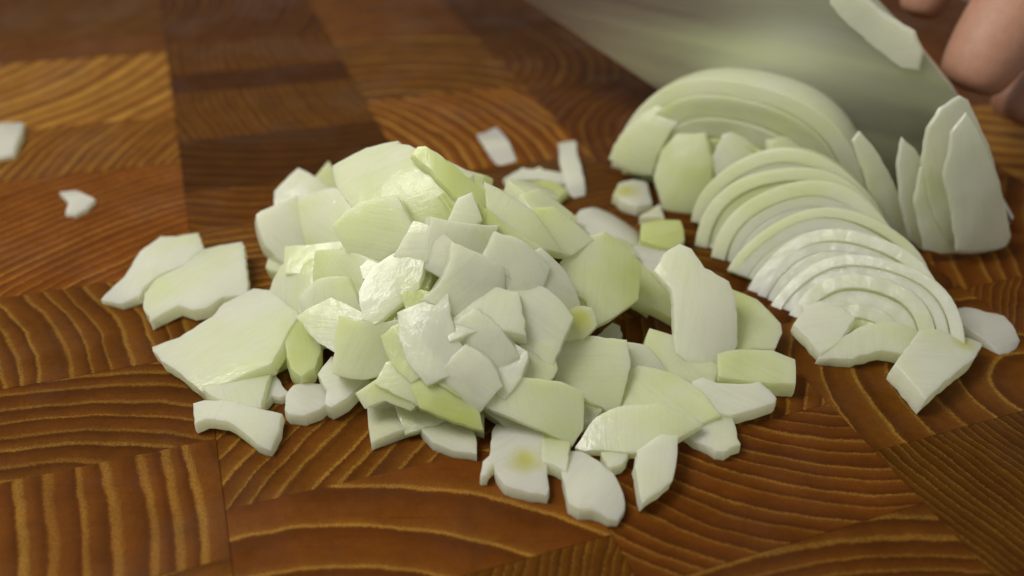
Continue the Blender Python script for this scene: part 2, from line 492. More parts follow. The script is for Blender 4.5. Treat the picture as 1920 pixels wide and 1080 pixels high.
PID = [0]
HEAP = 'chopped onion pieces on the cutting board'
def piece(label, px, thick=0.55, lift=None, Y=None, tilt=None, curve=0.06, tint=0.4, k=0.75, rough=0.012,
          name='onion_piece', group=HEAP, cat='onion piece', core=None, seed=None, vein=None, parent=None):
    PID[0] += 1
    thick *= 0.72
    sd = PID[0] if seed is None else seed
    r = random.Random(sd * 13 + 5)
    cx = sum(p[0] for p in px) / len(px); cy = sum(p[1] for p in px) / len(px)
    if Y is not None:
        p0 = at_y(cx, cy, Y); n = Vector((0, 0, 1))
    elif lift is None:
        p0 = at_z(cx, cy, thick); n = Vector((0, 0, 1))
    else:
        lift *= 0.5
        p0 = mound_hit(cx, cy, lift)
        n = (mound_normal(p0, k) + (EYE - p0).normalized() * .75).normalized()
    if tilt is None:
        tilt = (r.uniform(-5, 5), r.uniform(-5, 5)) if lift is not None else (0, 0)
    if lift is not None:
        px = [(cx + (x - cx) * 1.07, cy + (y - cy) * 1.07) for x, y in px]
    n = Matrix.Rotation(R(tilt[0]), 3, 'X') @ (Matrix.Rotation(R(tilt[1]), 3, 'Y') @ n)
    for it in range(6):
        P = [at_plane(x, y, p0, n) for x, y in px]
        low = min((q - n * thick).z for q in P)
        if Y is not None: break
        if lift is None: dz = -low
        else: dz = max(0.0, -low)
        if abs(dz) < 0.01: break
        p0 = at_z(cx, cy, p0.z + dz)
    c = sum(P, Vector()) / len(P)
    ux = Vector((1, 0, 0)); ux = (ux - n * ux.dot(n)).normalized(); uy = n.cross(ux)
    out = [((q - c).dot(ux), (q - c).dot(uy)) for q in P]
    me, th = slab(out, thick, curve * 1.5, sd, rough, min(0.014, thick * 0.2), vein)
    rm = Matrix((ux, uy, n)).transposed() @ Matrix.Rotation(th, 3, 'Z')
    mw = Matrix.Translation(c * CM) @ rm.to_4x4()
    o = link(name, me, ONION, parent, mw)
    o['tint'] = float(tint) - .07
    if label: tag(o, label, cat, group)
    if core:
        q = mw.inverted() @ (at_plane(core[0], core[1], p0, n) * CM)
        o['heart_x'] = q.x * 100; o['heart_y'] = q.y * 100; o['heart_r'] = float(core[2]) * 1.9
    return o

# --- pieces lying round the edge of the heap, on the board
piece('pale pointed onion petal at far left of the heap, its tip pointing left',
      [(185,553),(230,515),(262,470),(300,440),(330,440),(370,430),(380,455),(345,492),(300,512),(270,535),(262,550),(225,563)], .42, None, curve=.05, tint=.12, tilt=(4,-3))
piece('pale onion petal with a drooping lower tip, tucked against the pointed petal at far left',
      [(376,448),(452,443),(460,485),(466,542),(440,548),(415,552),(385,572),(360,578),(335,570),(302,584),(279,598),(267,575),(268,545),(290,515),(340,490)], .55, None, curve=.07, tint=.2, tilt=(6,-2))
piece('large whitish green slab of onion jutting out at the lower left of the heap',
      [(283,648),(335,630),(395,590),(415,560),(470,528),(500,535),(535,565),(560,585),(535,625),(505,672),(470,688),(420,708),(372,724),(340,700),(300,675)], .55, None, tilt=(6,-10), curve=.04, tint=.25)
piece('onion piece under the large slab at lower left, above the narrow front strip',
      [(372,718),(440,694),(505,676),(510,690),(500,720),(490,764),(450,758),(410,747),(390,735)], .6, None, tint=.3)
piece('small curved white onion scrap between the large left slab and the rounded chunk',
      [(496,706),(515,698),(543,735),(527,743),(510,740),(494,758),(484,752)], .35, None, tint=.1)
piece('narrow wet onion strip lying alone at the lower left front of the heap',
      [(357,742),(380,740),(400,745),(440,752),(490,765),(527,768),(522,800),(505,835),(480,828),(450,805),(425,790),(385,782),(362,788)], .5, None, curve=.10, tint=.12, tilt=(8,0))
piece('small rounded white onion chunk at the front left of the heap, beside a dark gap',
      [(535,740),(550,718),(575,712),(600,712),(612,730),(612,755),(600,765),(570,776),(540,772),(533,765)], .5, None, curve=.16, tint=.08)
piece('white onion chunk with slanting sides right of the small rounded chunk',
      [(595,700),(620,664),(650,668),(690,680),(690,705),(670,725),(650,745),(620,762),(608,755),(612,730)], .7, None, curve=.08, tint=.15, tilt=(12,0))
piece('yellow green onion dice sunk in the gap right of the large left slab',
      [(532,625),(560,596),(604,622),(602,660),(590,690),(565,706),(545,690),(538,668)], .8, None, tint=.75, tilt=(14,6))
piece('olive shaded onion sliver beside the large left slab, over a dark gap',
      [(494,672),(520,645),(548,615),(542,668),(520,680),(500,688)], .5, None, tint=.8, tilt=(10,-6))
piece('pale triangular onion piece with straight edges at the front, left of centre',
      [(688,750),(720,742),(772,764),(785,793),(695,826)], .42, None, tint=.42, rough=.004)
piece('shaded onion strip standing behind the pale triangular front piece',
      [(668,738),(708,712),(778,758),(766,770),(722,752),(686,766)], .5, .0, tint=.45, tilt=(10,-8))
piece('bright green white onion dice above the triangular front piece',
      [(705,718),(725,680),(760,670),(778,688),(806,700),(806,764),(780,757),(740,738)], .6, .15, tint=.3, k=.5)
piece('yellow leaf shaped onion piece leaning down the front of the heap',
      [(780,702),(815,690),(850,718),(880,748),(897,775),(903,803),(880,797),(820,776),(790,764),(775,732)], .5, .1, tint=.85, k=.8, curve=.1)
piece('pale rounded onion petal lying on the board below the yellow leaf shaped piece',
      [(768,762),(800,770),(860,775),(880,790),(892,815),(894,846),(850,840),(810,825),(785,795)], .42, None, tint=.3, curve=.12)
piece('small yellowish onion corner right of the yellow leaf shaped piece',
      [(866,764),(908,748),(908,804),(884,796)], .5, None, tint=.85, tilt=(10,0))
piece('white onion piece with a yellow spot and small side lobe at the front centre',
      [(930,787),(960,788),(1000,798),(1021,812),(1020,850),(1026,885),(1026,922),(980,915),(945,905),(930,885),(925,868),(912,888),(900,888),(905,862),(920,840),(922,815)], .48, None, tint=-.12, curve=.05, core=(985,862,.24), rough=.022)
piece('shaded grey green onion square between the yellow spotted piece and the front white petal',
      [(1016,804),(1070,828),(1062,884),(1040,872),(1016,864)], .5, None, tint=.4)
piece('shiny white onion petal lying nearest the camera at the front of the heap',
      [(1052,880),(1058,850),(1066,832),(1090,838),(1125,865),(1150,885),(1170,920),(1173,945),(1160,965),(1140,965),(1110,952),(1085,952),(1065,940),(1060,915)], .5, None, tint=-.2, curve=.13, vein=1.0, rough=.02)
piece('pointed white onion piece hanging down right of the shiny front petal',
      [(1190,872),(1196,842),(1240,812),(1272,815),(1271,850),(1262,900),(1240,920),(1205,945),(1200,930),(1195,900)], .5, None, tint=.08, tilt=(14,6))
piece('broad pale onion slab at the front right, lying over the pointed white piece',
      [(1085,832),(1120,782),(1160,764),(1230,757),(1300,778),(1312,790),(1270,817),(1200,846),(1150,842),(1100,840)], .5, .35, tint=.32, k=.5)
piece('small onion corner showing under the broad front right slab',
      [(1126,846),(1184,840),(1166,870),(1142,876)], .4, None, tint=.3)
piece('whitish onion piece with a ragged thin edge at the front right end of the heap',
      [(1276,806),(1310,785),(1370,772),(1382,810),(1389,832),(1360,846),(1330,835)], .4, None, tint=.1, rough=.03)
piece('white crescent of onion lying across the right front of the heap',
      [(1290,732),(1299,713),(1318,707),(1345,717),(1390,717),(1425,708),(1445,725),(1458,742),(1454,752),(1420,766),(1375,776),(1330,768),(1302,752)], .62, None, tint=-.1, tilt=(14,0), curve=.1)
piece('straight green onion bar pointing right from under the tall white petal',
      [(1345,660),(1380,654),(1450,652),(1493,668),(1493,718),(1440,716),(1385,708),(1348,702)], .7, None, tint=.5, tilt=(10,0), rough=.004)
piece('pale square cornered onion piece left of the tall white petal, edging the dark gap',
      [(1210,656),(1222,617),(1265,632),(1300,655),(1345,685),(1335,718),(1300,716),(1270,702),(1235,682)], .45, .2, tint=.5, rough=.004)
piece('tall curved white onion petal with a wet highlight at the right of the heap',
      [(1235,505),(1260,470),(1280,460),(1300,470),(1322,505),(1365,528),(1375,550),(1382,610),(1378,660),(1365,692),(1330,692),(1300,680),(1272,655),(1268,590),(1265,545)], .5, .55, tint=-.02, curve=.11, vein=1.4, tilt=(16,8))
piece('green shaded onion piece right of the tall white petal, towards the sliced half',
      [(1370,536),(1420,560),(1465,605),(1468,622),(1455,652),(1380,654),(1378,600)], .7, None, tint=.6, tilt=(12,4))
piece('pale green onion slab left of the white crescent',
      [(1158,708),(1200,688),(1270,702),(1312,730),(1345,772),(1300,792),(1230,766),(1170,762),(1150,748)], .5, .25, tint=.5, k=.6)
piece('broad pale onion slab in the middle right front of the heap',
      [(1040,642),(1110,632),(1172,640),(1178,690),(1160,760),(1138,766),(1098,744),(1058,732),(1030,685)], .5, .3, tint=.38, k=.7)
piece('large pale onion slab above the yellow spotted front piece',
      [(898,747),(920,720),(960,708),(1050,718),(1090,735),(1092,770),(1090,802),(1070,832),(1020,806),(960,780),(930,768)], .5, .3, tint=.42, k=.7, rough=.006)
piece('whitish onion wedge between the middle right slab and the square cornered piece',
      [(1166,640),(1215,648),(1242,685),(1275,706),(1200,692),(1176,702)], .5, .1, tint=.2)
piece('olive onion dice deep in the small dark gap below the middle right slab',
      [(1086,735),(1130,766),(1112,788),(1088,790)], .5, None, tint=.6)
piece('thin grey onion scrap at the left rim of the dark gap',
      [(1104,640),(1148,603),(1163,610),(1168,640),(1140,652)], .4, None, tint=.2, rough=.03)
piece('onion piece with a yellow green spot left of the dark gap',
      [(1028,614),(1056,568),(1108,578),(1118,610),(1096,632),(1060,636)], .5, .35, tint=.45, core=(1088,598,.20))
piece('large light green onion face above the dark gap',
      [(1056,492),(1106,446),(1135,437),(1202,490),(1196,556),(1150,590),(1115,607),(1104,562),(1072,540)], .55, .35, tint=.55, k=.9, rough=.005)
piece('long green onion strip sloping down to the right, above the dark gap',
      [(1135,437),(1180,474),(1237,525),(1267,550),(1276,596),(1240,580),(1192,560),(1186,500)], .5, .30, tint=.68, k=.8, rough=.005)
piece('bright green onion strip on the back right slope of the heap',
      [(982,398),(1010,389),(1040,389),(1112,446),(1072,474),(1050,470),(1008,424)], .45, .35, tint=.62, k=.9, rough=.005)
piece('grey green pointed onion slab on the upper right slope of the heap',
      [(915,338),(960,368),(1000,398),(1054,465),(1012,462),(960,432),(918,392)], .5, .35, tint=.45, k=.9, rough=.006)
# --- crown of the heap
piece('green shaded onion piece peeping out behind the big domed layer at upper left',
      [(592,332),(617,302),(645,340),(662,392),(626,380)], .5, -.1, tint=.6)
piece('big domed onion layer with a torn rim forming the back top of the heap',
      [(617,297),(648,282),(680,268),(712,262),(740,260),(742,267),(762,271),(782,281),(815,300),(860,345),(888,372),(880,410),(830,440),(760,442),(700,418),(660,380),(632,342)], .45, .35, tint=.5, curve=.09, vein=.2, k=.8)
piece('green onion layer with a notched upper edge at the back right of the heap top',
      [(778,284),(788,272),(802,273),(850,310),(885,337),(914,352),(932,400),(905,412),(868,380),(820,330)], .5, .22, tint=.72, curve=.10, k=.9)
piece('square topped pale onion piece at the upper left corner of the heap',
      [(517,355),(560,315),(600,340),(645,377),(668,402),(620,424),(560,408),(518,396)], .55, .2, tint=.3, k=.8, rough=.005)
piece('small shaded onion chunk below the left shoulder slab, at the heap edge',
      [(497,500),(508,460),(540,472),(554,494),(526,512),(505,506)], .6, None, tint=.3, tilt=(10,-8))
piece('small bright onion chip caught between the left shoulder slab and the middle of the heap',
      [(674,500),(690,486),(722,500),(702,520),(680,522)], .3, .72, tint=.25)
piece('slanting whitish onion slab beside the olive gap in the heap centre',
      [(675,545),(700,500),(760,468),(792,490),(782,540),(742,572),(704,604),(680,594)], .5, .55, tint=.22, k=.75)
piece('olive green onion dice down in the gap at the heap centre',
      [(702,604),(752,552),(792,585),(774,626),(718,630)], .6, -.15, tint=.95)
piece('olive curved onion piece overhanging the gap at the heap centre',
      [(752,548),(790,543),(842,563),(828,608),(790,592),(762,576)], .4, .25, tint=.85)
piece('whitish onion piece right of the large left slab, left middle of the heap',
      [(556,594),(620,560),(684,590),(694,642),(652,674),(600,642)], .55, .35, tint=.25, k=.75)
piece('yellow green onion strip sloping right from the crest of the heap',
      [(880,372),(922,398),(960,430),(1012,460),(1052,500),(1064,534),(1000,492),(930,452),(890,422)], .45, .3, tint=.75, k=.85)
piece('onion dice between the brightest slab and the middle right slab of the heap',
      [(955,652),(1032,638),(1044,690),(1024,724),(948,718)], .5, .35, tint=.35, k=.7)
piece('small pale onion point standing on the crest of the heap',
      [(838,420),(860,372),(884,362),(902,410),(866,444)], .4, .55, tint=.15, k=.7, tilt=(10,0))
piece('pale onion slab in the shade between the front slabs and the leaf shaped yellow piece',
      [(800,668),(850,700),(905,750),(908,760),(860,745),(812,712)], .5, .15, tint=.7)

# the middle of the heap: smaller dice
mr = random.Random(21)
def dice_outline(px):
    cx = sum(p[0] for p in px) / len(px); cy = sum(p[1] for p in px) / len(px)
    sxx = sum((p[0] - cx) ** 2 for p in px); syy = sum((p[1] - cy) ** 2 for p in px); sxy = sum((p[0] - cx) * (p[1] - cy) for p in px)
    a = .5 * math.atan2(2 * sxy, sxx - syy) + mr.uniform(-.35, .35)
    u = (math.cos(a), math.sin(a)); v = (-u[1], u[0])
    pu = [(p[0] - cx) * u[0] + (p[1] - cy) * u[1] for p in px]; pv = [(p[0] - cx) * v[0] + (p[1] - cy) * v[1] for p in px]
    lu, lv = (max(pu) - min(pu)) * .5, (max(pv) - min(pv)) * .5
    b = mr.uniform(.12, .34) * lv * mr.choice((-1, 1)); sk = mr.uniform(-.25, .25); tp = mr.uniform(.75, 1.0)
    out = []
    for t in (-1, -.5, 0, .5, 1): out.append((t * lu, -lv * (1 if t < 0 else 1 - (1 - tp) * t) + b * (1 - t * t)))
    for t in (1, .5, 0, -.5, -1): out.append((t * lu + sk * lv, lv * (1 if t < 0 else 1 - (1 - tp) * t) + b * (1 - t * t)))
    return [(cx + x * u[0] + y * v[0], cy + x * u[1] + y * v[1]) for x, y in out]
MID = [
 ('onion block with a bright white end sticking out at the left shoulder of the heap', [(512,432),(516,402),(540,398),(576,392),(590,440),(562,488),(530,462)], .7, .42, .05),
 ('pale onion slab on the left shoulder, right of the block with the white end', [(560,388),(612,378),(662,382),(692,396),(674,440),(640,472),(572,468)], .6, .36, .3),
 ('onion slab leaning against the foot of the big domed layer', [(670,398),(706,402),(752,430),(757,462),(705,492),(652,482)], .6, .46, .4),
 ('low onion chip under the left shoulder slabs', [(540,480),(580,455),(642,462),(652,498),(560,499)], .5, .5, .35),
 ('onion dice at the left heap edge, below the left shoulder', [(516,542),(552,500),(600,494),(618,540),(580,588),(532,560)], .6, .3, .4),
 ('onion dice below the shoulder slabs, left of the small bright chip', [(588,490),(640,488),(690,502),(680,545),(640,562),(604,540)], .6, .36, .55),
 ('onion dice above the white piece at the left middle of the heap', [(573,592),(606,538),(652,553),(666,602),(600,614)], .6, .45, .25),
 ('whitest onion dice beside the olive gap, right of it', [(770,622),(790,588),(834,602),(874,640),(852,702),(800,672)], .7, .6, -.1),
 ('bright white onion dice in the lower middle of the heap, upper of three', [(850,622),(900,618),(942,650),(922,702),(866,692)], .7, .62, .0),
 ('white onion dice hanging over the yellow leaf shaped piece', [(836,690),(880,670),(927,700),(900,754),(876,758),(850,724)], .7, .64, -.1),
 ('whitish onion dice right of the bright lower middle dice', [(928,645),(968,655),(967,702),(925,727),(905,690)], .6, .52, .1),
 ('whitish onion dice left on the centre top of the heap', [(830,505),(880,476),(927,500),(917,560),(860,582),(830,560)], .7, .72, .1),
 ('onion dice at the very centre top of the heap, catching the lamp', [(913,480),(960,468),(1007,488),(1002,540),(945,552),(916,520)], .7, .78, .05),
 ('onion dice on the centre right of the heap top', [(988,500),(1030,503),(1066,532),(1062,594),(1015,592),(983,548)], .6, .64, .2),
 ('pale onion dice just below the centre top of the heap', [(858,572),(915,554),(957,560),(952,622),(900,627),(836,602)], .65, .66, .15),
 ('square onion dice between the centre top and the piece with the yellow green spot', [(948,556),(1005,558),(1042,600),(1034,644),(970,652),(940,610)], .65, .6, .18),
 ('pale green onion dice left below the olive gap at the heap centre', [(640,622),(700,600),(742,618),(737,662),(690,694),(650,672)], .6, .42, .4),
 ('small green onion dice right below the olive gap at the heap centre', [(733,622),(768,624),(798,650),(808,684),(745,686)], .55, .45, .5),
 ('onion dice at the foot of the big domed layer, left on the crest', [(754,464),(800,438),(832,450),(837,502),(790,506)], .65, .52, .2),
 ('broad onion dice right on the crest of the heap', [(818,436),(852,418),(927,440),(907,482),(845,492)], .6, .5, .12),
]
for lb, px_, th_, lf_, ti_ in MID:
    cxm = sum(p[0] for p in px_) / len(px_); cym = sum(p[1] for p in px_) / len(px_)
    px_ = [(cxm + (x - cxm) * 1.10, cym + (y - cym) * 1.10) for x, y in px_]
    px_ = dice_outline(px_)
    piece(lb, px_, th_ * 1.5, lf_, tint=ti_ - .02, k=.8, curve=.12, rough=.012, tilt=(mr.uniform(-19, 19), mr.uniform(-19, 19)))

# --- smaller dice packed under the visible pieces
fr = random.Random(5)
fill_i = 0
dice = []
for i in range(8):
    n = fr.choice((4, 4, 5)); q = []
    for k_ in range(n):
        a = (k_ + fr.uniform(-.2, .2)) / n * 2 * math.pi; rr = fr.uniform(.55, .85)
        q.append((rr * math.cos(a) * 1.15, rr * math.sin(a)))
    dice.append(slab(q, fr.uniform(.4, .65), fr.uniform(.03, .12), 900 + i)[0])
made = 0
for k_ in range(400):
    if made >= 48: break
    x, y = fr.uniform(-6.5, 4.8), fr.uniform(14.5, 25.5)
    h = mound(x, y)
    if h < 1.0: continue
    hp = Vector((x, y - 0, h * .6 - H)); zc = hp.y * CP - hp.z * SP
    ix, iy = 960 + F * hp.x / zc, 540 - F * (hp.y * SP + hp.z * CP) / zc
    if 1120 < ix < 1320 and 540 < iy < 690: continue
    z = fr.uniform(.6, max(.65, h - .25)) if made > 14 else max(.6, h - fr.uniform(.2, .5))
    nrm = mound_normal(Vector((x, y, 0)), .7)
    rm = nrm.to_track_quat('Z', 'Y').to_matrix() @ Matrix.Rotation(fr.uniform(0, 6.28), 3, 'Z') @ Matrix.Rotation(fr.uniform(-.25, .25), 3, 'X')
    me = dice[made % 8]
    o = bpy.data.objects.new('onion_dice', me); COL.objects.link(o)
    if not me.materials: me.materials.append(ONION)
    o.matrix_world = Matrix.Translation(Vector((x, y, z)) * CM) @ rm.to_4x4()
    o['tint'] = fr.uniform(.3, .8)
    tag(o, 'small dice of pale green onion packed beneath the top pieces of the heap', 'onion piece', 'onion dice packed inside the heap')
    made += 1

# --- loose scraps on the board
SC = 'loose onion scraps lying on the cutting board'
piece('white rectangular onion scrap lying alone behind the heap, nearest its domed top',
      [(885,230),(917,212),(968,292),(964,300),(932,302)], .22, tint=-.25, group=SC, rough=.006)
piece('slim upright white onion strip behind the heap, over a ragged thin scrap',
      [(1048,248),(1080,247),(1083,290),(1098,345),(1098,362),(1080,366),(1062,345),(1050,300)], .25, tint=-.25, tilt=(5,0), group=SC)
piece('thin ragged onion sliver lying across the shaded leaf behind the heap',
      [(943,330),(962,320),(980,311),(1000,317),(1012,312),(1020,318),(1060,322),(1090,330),(1082,346),(1030,337),(990,336),(946,340)], .18, Y=None, lift=None, tint=.1, tilt=(14,0), group=SC, rough=.02)
piece('yellow green curved onion leaf shaded underneath, behind the heap',
      [(945,352),(980,340),(1030,335),(1066,352),(1044,372),(990,379),(960,372)], .45, tint=.85, tilt=(16,0), group=SC, curve=.2)
piece('little onion nub with a bright yellow end beside the sliced half',
      [(1150,358),(1160,340),(1185,334),(1215,338),(1224,372),(1195,382),(1165,372)], .6, tint=.0, group=SC, core=(1172,356,.30), curve=.2)
piece('smooth rounded white onion piece behind the heap, left of the yellow stub',
      [(1070,405),(1088,386),(1120,377),(1160,389),(1200,403),(1198,442),(1170,452),(1130,444),(1100,440),(1080,425)], .75, tint=-.3, group=SC, curve=.28, rough=.003)
piece('yellow onion stub with a flat cut end, between the white rounded piece and sliced half',
      [(1203,410),(1240,404),(1276,408),(1285,444),(1270,460),(1235,456),(1200,446)], .7, tint=.95, group=SC, curve=.25, tilt=(10,0), rough=.003)
piece('tiny pale onion triangle behind the yellow stub',
      [(1198,405),(1237,380),(1247,408)], .4, tint=.15, group=SC)
piece('grey shaded onion piece under the yellow stub, by the tall white petal',
      [(1158,456),(1196,450),(1255,463),(1246,490),(1225,512),(1190,482)], .4, tint=.0, group=SC)
piece('white onion scrap cut off by the left edge of the picture',
      [(-12,222),(42,222),(38,250),(22,280),(-12,285)], .5, tint=-.2, group=SC)
piece('arrowhead shaped white onion scrap lying alone at the left',
      [(110,355),(140,354),(177,372),(160,388),(140,397),(122,396),(130,376),(115,362)], .28, tint=-.25, group=SC, rough=.006)
piece('thick onion cube with a yellowish corner at the right of the board',
      [(1680,678),(1725,616),(1780,610),(1845,640),(1832,665),(1790,700),(1745,735)], .7, tint=.1, group=SC, core=(1808,640,.2), tilt=(4,10))
piece('blurred pinkish white onion strip near the right edge of the picture',
      [(1778,590),(1782,565),(1815,560),(1850,580),(1885,588),(1918,625),(1906,645),(1880,648),(1820,617)], .4, tint=-.25, group=SC, curve=.2)

# ------------------------------------------------------------------ half onion and fallen slices: nested layers
def half_ring(r0, r1, depth, seed, dome=None, steps=4, nseg=30, a0=0.0, a1=math.pi, lump=0.03, face=0.02):
    """a piece of one onion layer: x across, z up, y away from the cut face"""
    r = random.Random(seed // 17)
    ph = [r.uniform(0, 6.28) for _ in range(4)]
    def rad(a): return 1 + lump * math.sin(2 * a + ph[0]) + lump * .5 * math.sin(5 * a + ph[1])
    verts, faces = [], []
    prof = []                                    # (radius selector, y, bevel)
    ys = [depth * i / steps for i in range(steps + 1)]
    bv = min(.016, (r1 - r0) * .2)
    loop = [('o', ys[0] + bv * .6, 0)] + [('o', y, 0) for y in ys[1:]] + [('i', y, 0) for y in reversed(ys[1:])] + \
           [('i', ys[0] + bv * .6, 0), ('i', ys[0], bv), ('m', ys[0], 0), ('o', ys[0], -bv)]
    n = len(loop)
    for s in range(nseg + 1):
        a = a0 + (a1 - a0) * s / nseg
        for kind, y, b in loop:
            base = {'o': r1, 'i': r0, 'm': (r0 + r1) / 2}[kind] + b
            f = 1.0
            if dome: f = math.sqrt(max(0.04, 1 - (y / dome) ** 2))
            rr = max(0.01, base * rad(a)) * f
            yy = y + (face * mnoise.noise(Vector((math.cos(a) * 2.3 * r1, math.sin(a) * 2.3 * r1, seed))) if y < bv else 0)
            verts.append((rr * math.cos(a), yy, max(0.0, rr * math.sin(a))))
    for s in range(nseg):
        for i in range(n):
            j = (i + 1) % n
            faces.append((s * n + i, s * n + j, (s + 1) * n + j, (s + 1) * n + i))
    faces.append(tuple(range(n))); faces.append(tuple(nseg * n + i for i in range(n)))
    return mesh_of('layer', verts, faces, sharp=28)
def place(parent, me, base, yaw, lean, tint, dy=0.0, name='layer', roll=0.0, mat=None):
    m = Matrix.Translation(Vector(base) * CM) @ Matrix.Rotation(yaw, 4, 'Z') @ Matrix.Rotation(roll, 4, 'Y') @ Matrix.Rotation(-lean, 4, 'X') @ Matrix.Translation((0, dy * CM, 0))
    o = link(name, me, mat or ONION, parent, m)
    o['tint'] = float(tint)
    return o
A = at_z(1150, 318); B = at_z(1614, 436)
mid = (A + B) / 2; wid = (B - A).length
yaw0 = math.atan2((B - A).y, (B - A).x)
RAD = wid / 2
half = empty('onion_half', mid)
tag(half, 'half onion on its flat side under the knife blade, its cut face showing nested layers', 'onion')
def layer_set(parent, base, yaw, lean, rad, depth, seed, dome=None, steps=4, offs=None, roll=0.0, inner=0.0):
    r = random.Random(seed)
    edge = rad; i = 0
    while edge > 0.05:
        th = r.uniform(.34, .60) * rad / 3.3
        lo = max(edge - th, 0.0)
        if lo < 0.4: lo = 0.01
        dy = (offs[i] if offs and i < len(offs) else r.uniform(-.06, .06))
        a0 = 0; a1 = math.pi
        me = half_ring(lo, edge, depth, seed * 17 + i, dome, steps, a0=a0, a1=a1)
        place(parent, me, Vector(base) + Vector((r.uniform(-.06, .06), r.uniform(-.02, .02), 0)), yaw + r.uniform(-.03, .03), lean + r.uniform(-.025, .025), r.uniform(.0, .62) + (.25 if lo < .1 else 0), dy, roll=roll)
        edge = lo - r.uniform(.004, .018); i += 1
layer_set(half, mid, yaw0, R(-4), RAD, 2.9, 3, dome=4.4, steps=8, offs=[.16, .05, -.08, -.2, -.3, -.42, -.5, -.55, -.6])
sl = [((1470, 462), 2.85, 14, 2), ((1488, 494), 2.8, 24, 6), ((1512, 528), 2.75, 33, 2), ((1542, 566), 2.65, 41, -1), ((1576, 602), 2.55, 47, -4), ((1612, 636), 2.4, 52, -9)]
wh = ['white onion slice leaning against the cut face of the half, rearmost of the fan', 'second onion slice from the half onion in the leaning fan',
      'third onion slice from the half onion in the leaning fan', 'fourth onion slice of the fan, third from the front',
      'onion slice of the fan right behind the foremost one', 'foremost fan slice with clear concentric rings, lying in front of the others at right']
for i, (c, rd, ln_, ya) in enumerate(sl):
    g = at_z(*c)
    e = empty('onion_slice', g)
    tag(e, wh[i], 'onion slice', 'fan of onion slices in front of the half')
    layer_set(e, g, yaw0 + R(ya + 4), R(ln_), rd, .44, 40 + i, steps=2, offs=[0, .02, -.03, .04, -.03, .02, .05, -.02, .02], roll=R((3, -4, 2, 5, -3, -2)[i]))
piece('yellow inner chunk of onion pressed against the left of the half',
      [(1222,330),(1236,280),(1262,252),(1320,248),(1334,300),(1330,400),(1292,424),(1242,402)], .8, Y=26.0, tilt=(62,-24), tint=.55, curve=.16, group=SC)
def face_chunk(label, px, Y, tilt, thick, tint, curve=.12, own=None):
    o = piece(None if own else label, px, thick, Y=Y, tilt=tilt, tint=tint, curve=curve, group=SC, name='layer' if own else 'onion_piece', rough=.015)
    if own:
        o.parent = own; o.matrix_parent_inverse = Matrix.Translation(-own.location)
face_chunk('', [(1138,298),(1160,255),(1200,215),(1250,186),(1312,172),(1296,208),(1256,246),(1228,300),(1218,330),(1180,324)], 27.3, (64,-22), .5, .3, .10, half)
face_chunk('small white onion lump in the middle of the half onion face',
      [(1332,300),(1352,252),(1408,236),(1440,262),(1448,318),(1420,350),(1350,352)], 25.8, (58,-14), .5, .15)
face_chunk('olive edged onion chunk at the right of the half onion face, beside the white lump',
      [(1450,262),(1500,250),(1560,290),(1588,360),(1540,392),(1476,372),(1452,322)], 25.0, (62,10), .5, .5)
face_chunk('whitish slice fragment leaning on the left end of the slice fan',
      [(1304,446),(1318,400),(1342,370),(1396,360),(1440,398),(1436,470),(1392,548),(1352,520)], 23.6, (44,-16), .35, .12, .06)
face_chunk('pale slice fragment across the top of the slice fan, below the half onion face',
      [(1404,392),(1470,348),(1536,366),(1584,412),(1576,440),(1500,452),(1450,520),(1424,462)], 23.4, (40,-4), .35, .3, .06)
face_chunk('grey white slice end sticking out at the right side of the slice fan',
      [(1690,470),(1722,490),(1752,540),(1760,580),(1744,584),(1716,560),(1694,520)], 20.6, (40,18), .3, .05, .1)
piece('white rounded onion chunk at the lower left end of the slice fan',
      [(1488,606),(1512,572),(1542,560),(1580,572),(1604,592),(1572,640),(1540,658)], .6, None, tint=-.1, group=SC, curve=.1, tilt=(14,-6))
piece('curved pale onion arc lying at the very front of the slice fan',
      [(1538,660),(1556,640),(1616,610),(1690,598),(1737,614),(1722,636),(1692,660),(1655,655),(1602,669)], .6, None, tint=.25, group=SC, tilt=(16,0), curve=.08)
piece('flat pale onion bar lying between the slice fan and the thick cube',
      [(1648,568),(1710,563),(1771,594),(1769,617),(1700,606),(1662,592)], .5, .0, tint=.1, group=SC, rough=.005)
piece('bright white onion fleck on top of the slices by the right foot of the half',
      [(1530,424),(1576,408),(1586,436),(1540,440)], .3, Y=23.6, tilt=(30,0), tint=-.2, group=SC)

# the uncut rest of the onion at the right: leaf like layers standing up
wed = empty('onion_wedge', at_z(1780, 476))
tag(wed, 'upright pale green wedge of uncut onion at right, its layers splaying under the fingertips', 'onion')
def leaf(px, Y, tilt, thick, tint, curve, vein):
    o = piece(None, px, thick, Y=Y, tilt=tilt, tint=tint, curve=curve, name='layer', vein=vein)
    o.parent = wed; o.matrix_parent_inverse = Matrix.Translation(-wed.location)
leaf([(1610,268),(1624,250),(1648,286),(1686,368),(1716,450),(1714,468),(1690,466),(1658,420),(1630,350)], 23.5, (78,14), .16, .2, .16, 1.9)
leaf([(1690,310),(1702,262),(1726,290),(1758,370),(1790,474),(1742,474),(1712,452),(1694,380)], 23.3, (78,14), .16, .15, .16, 1.9)
leaf([(1742,310),(1754,246),(1776,208),(1812,184),(1826,192),(1862,290),(1900,400),(1918,452),(1906,472),(1850,478),(1790,477),(1764,420)], 23.1, (78,16), .16, .05, .08, 1.9)
leaf([(1776,330),(1792,250),(1822,214),(1846,262),(1880,370),(1898,468),(1842,474),(1800,472)], 22.8, (76,10), .13, .08, .1, 1.9)
leaf([(1716,380),(1730,318),(1750,300),(1776,372),(1812,476),(1766,478),(1736,470)], 22.9, (76,8), .16, .3, .12, 1.9)

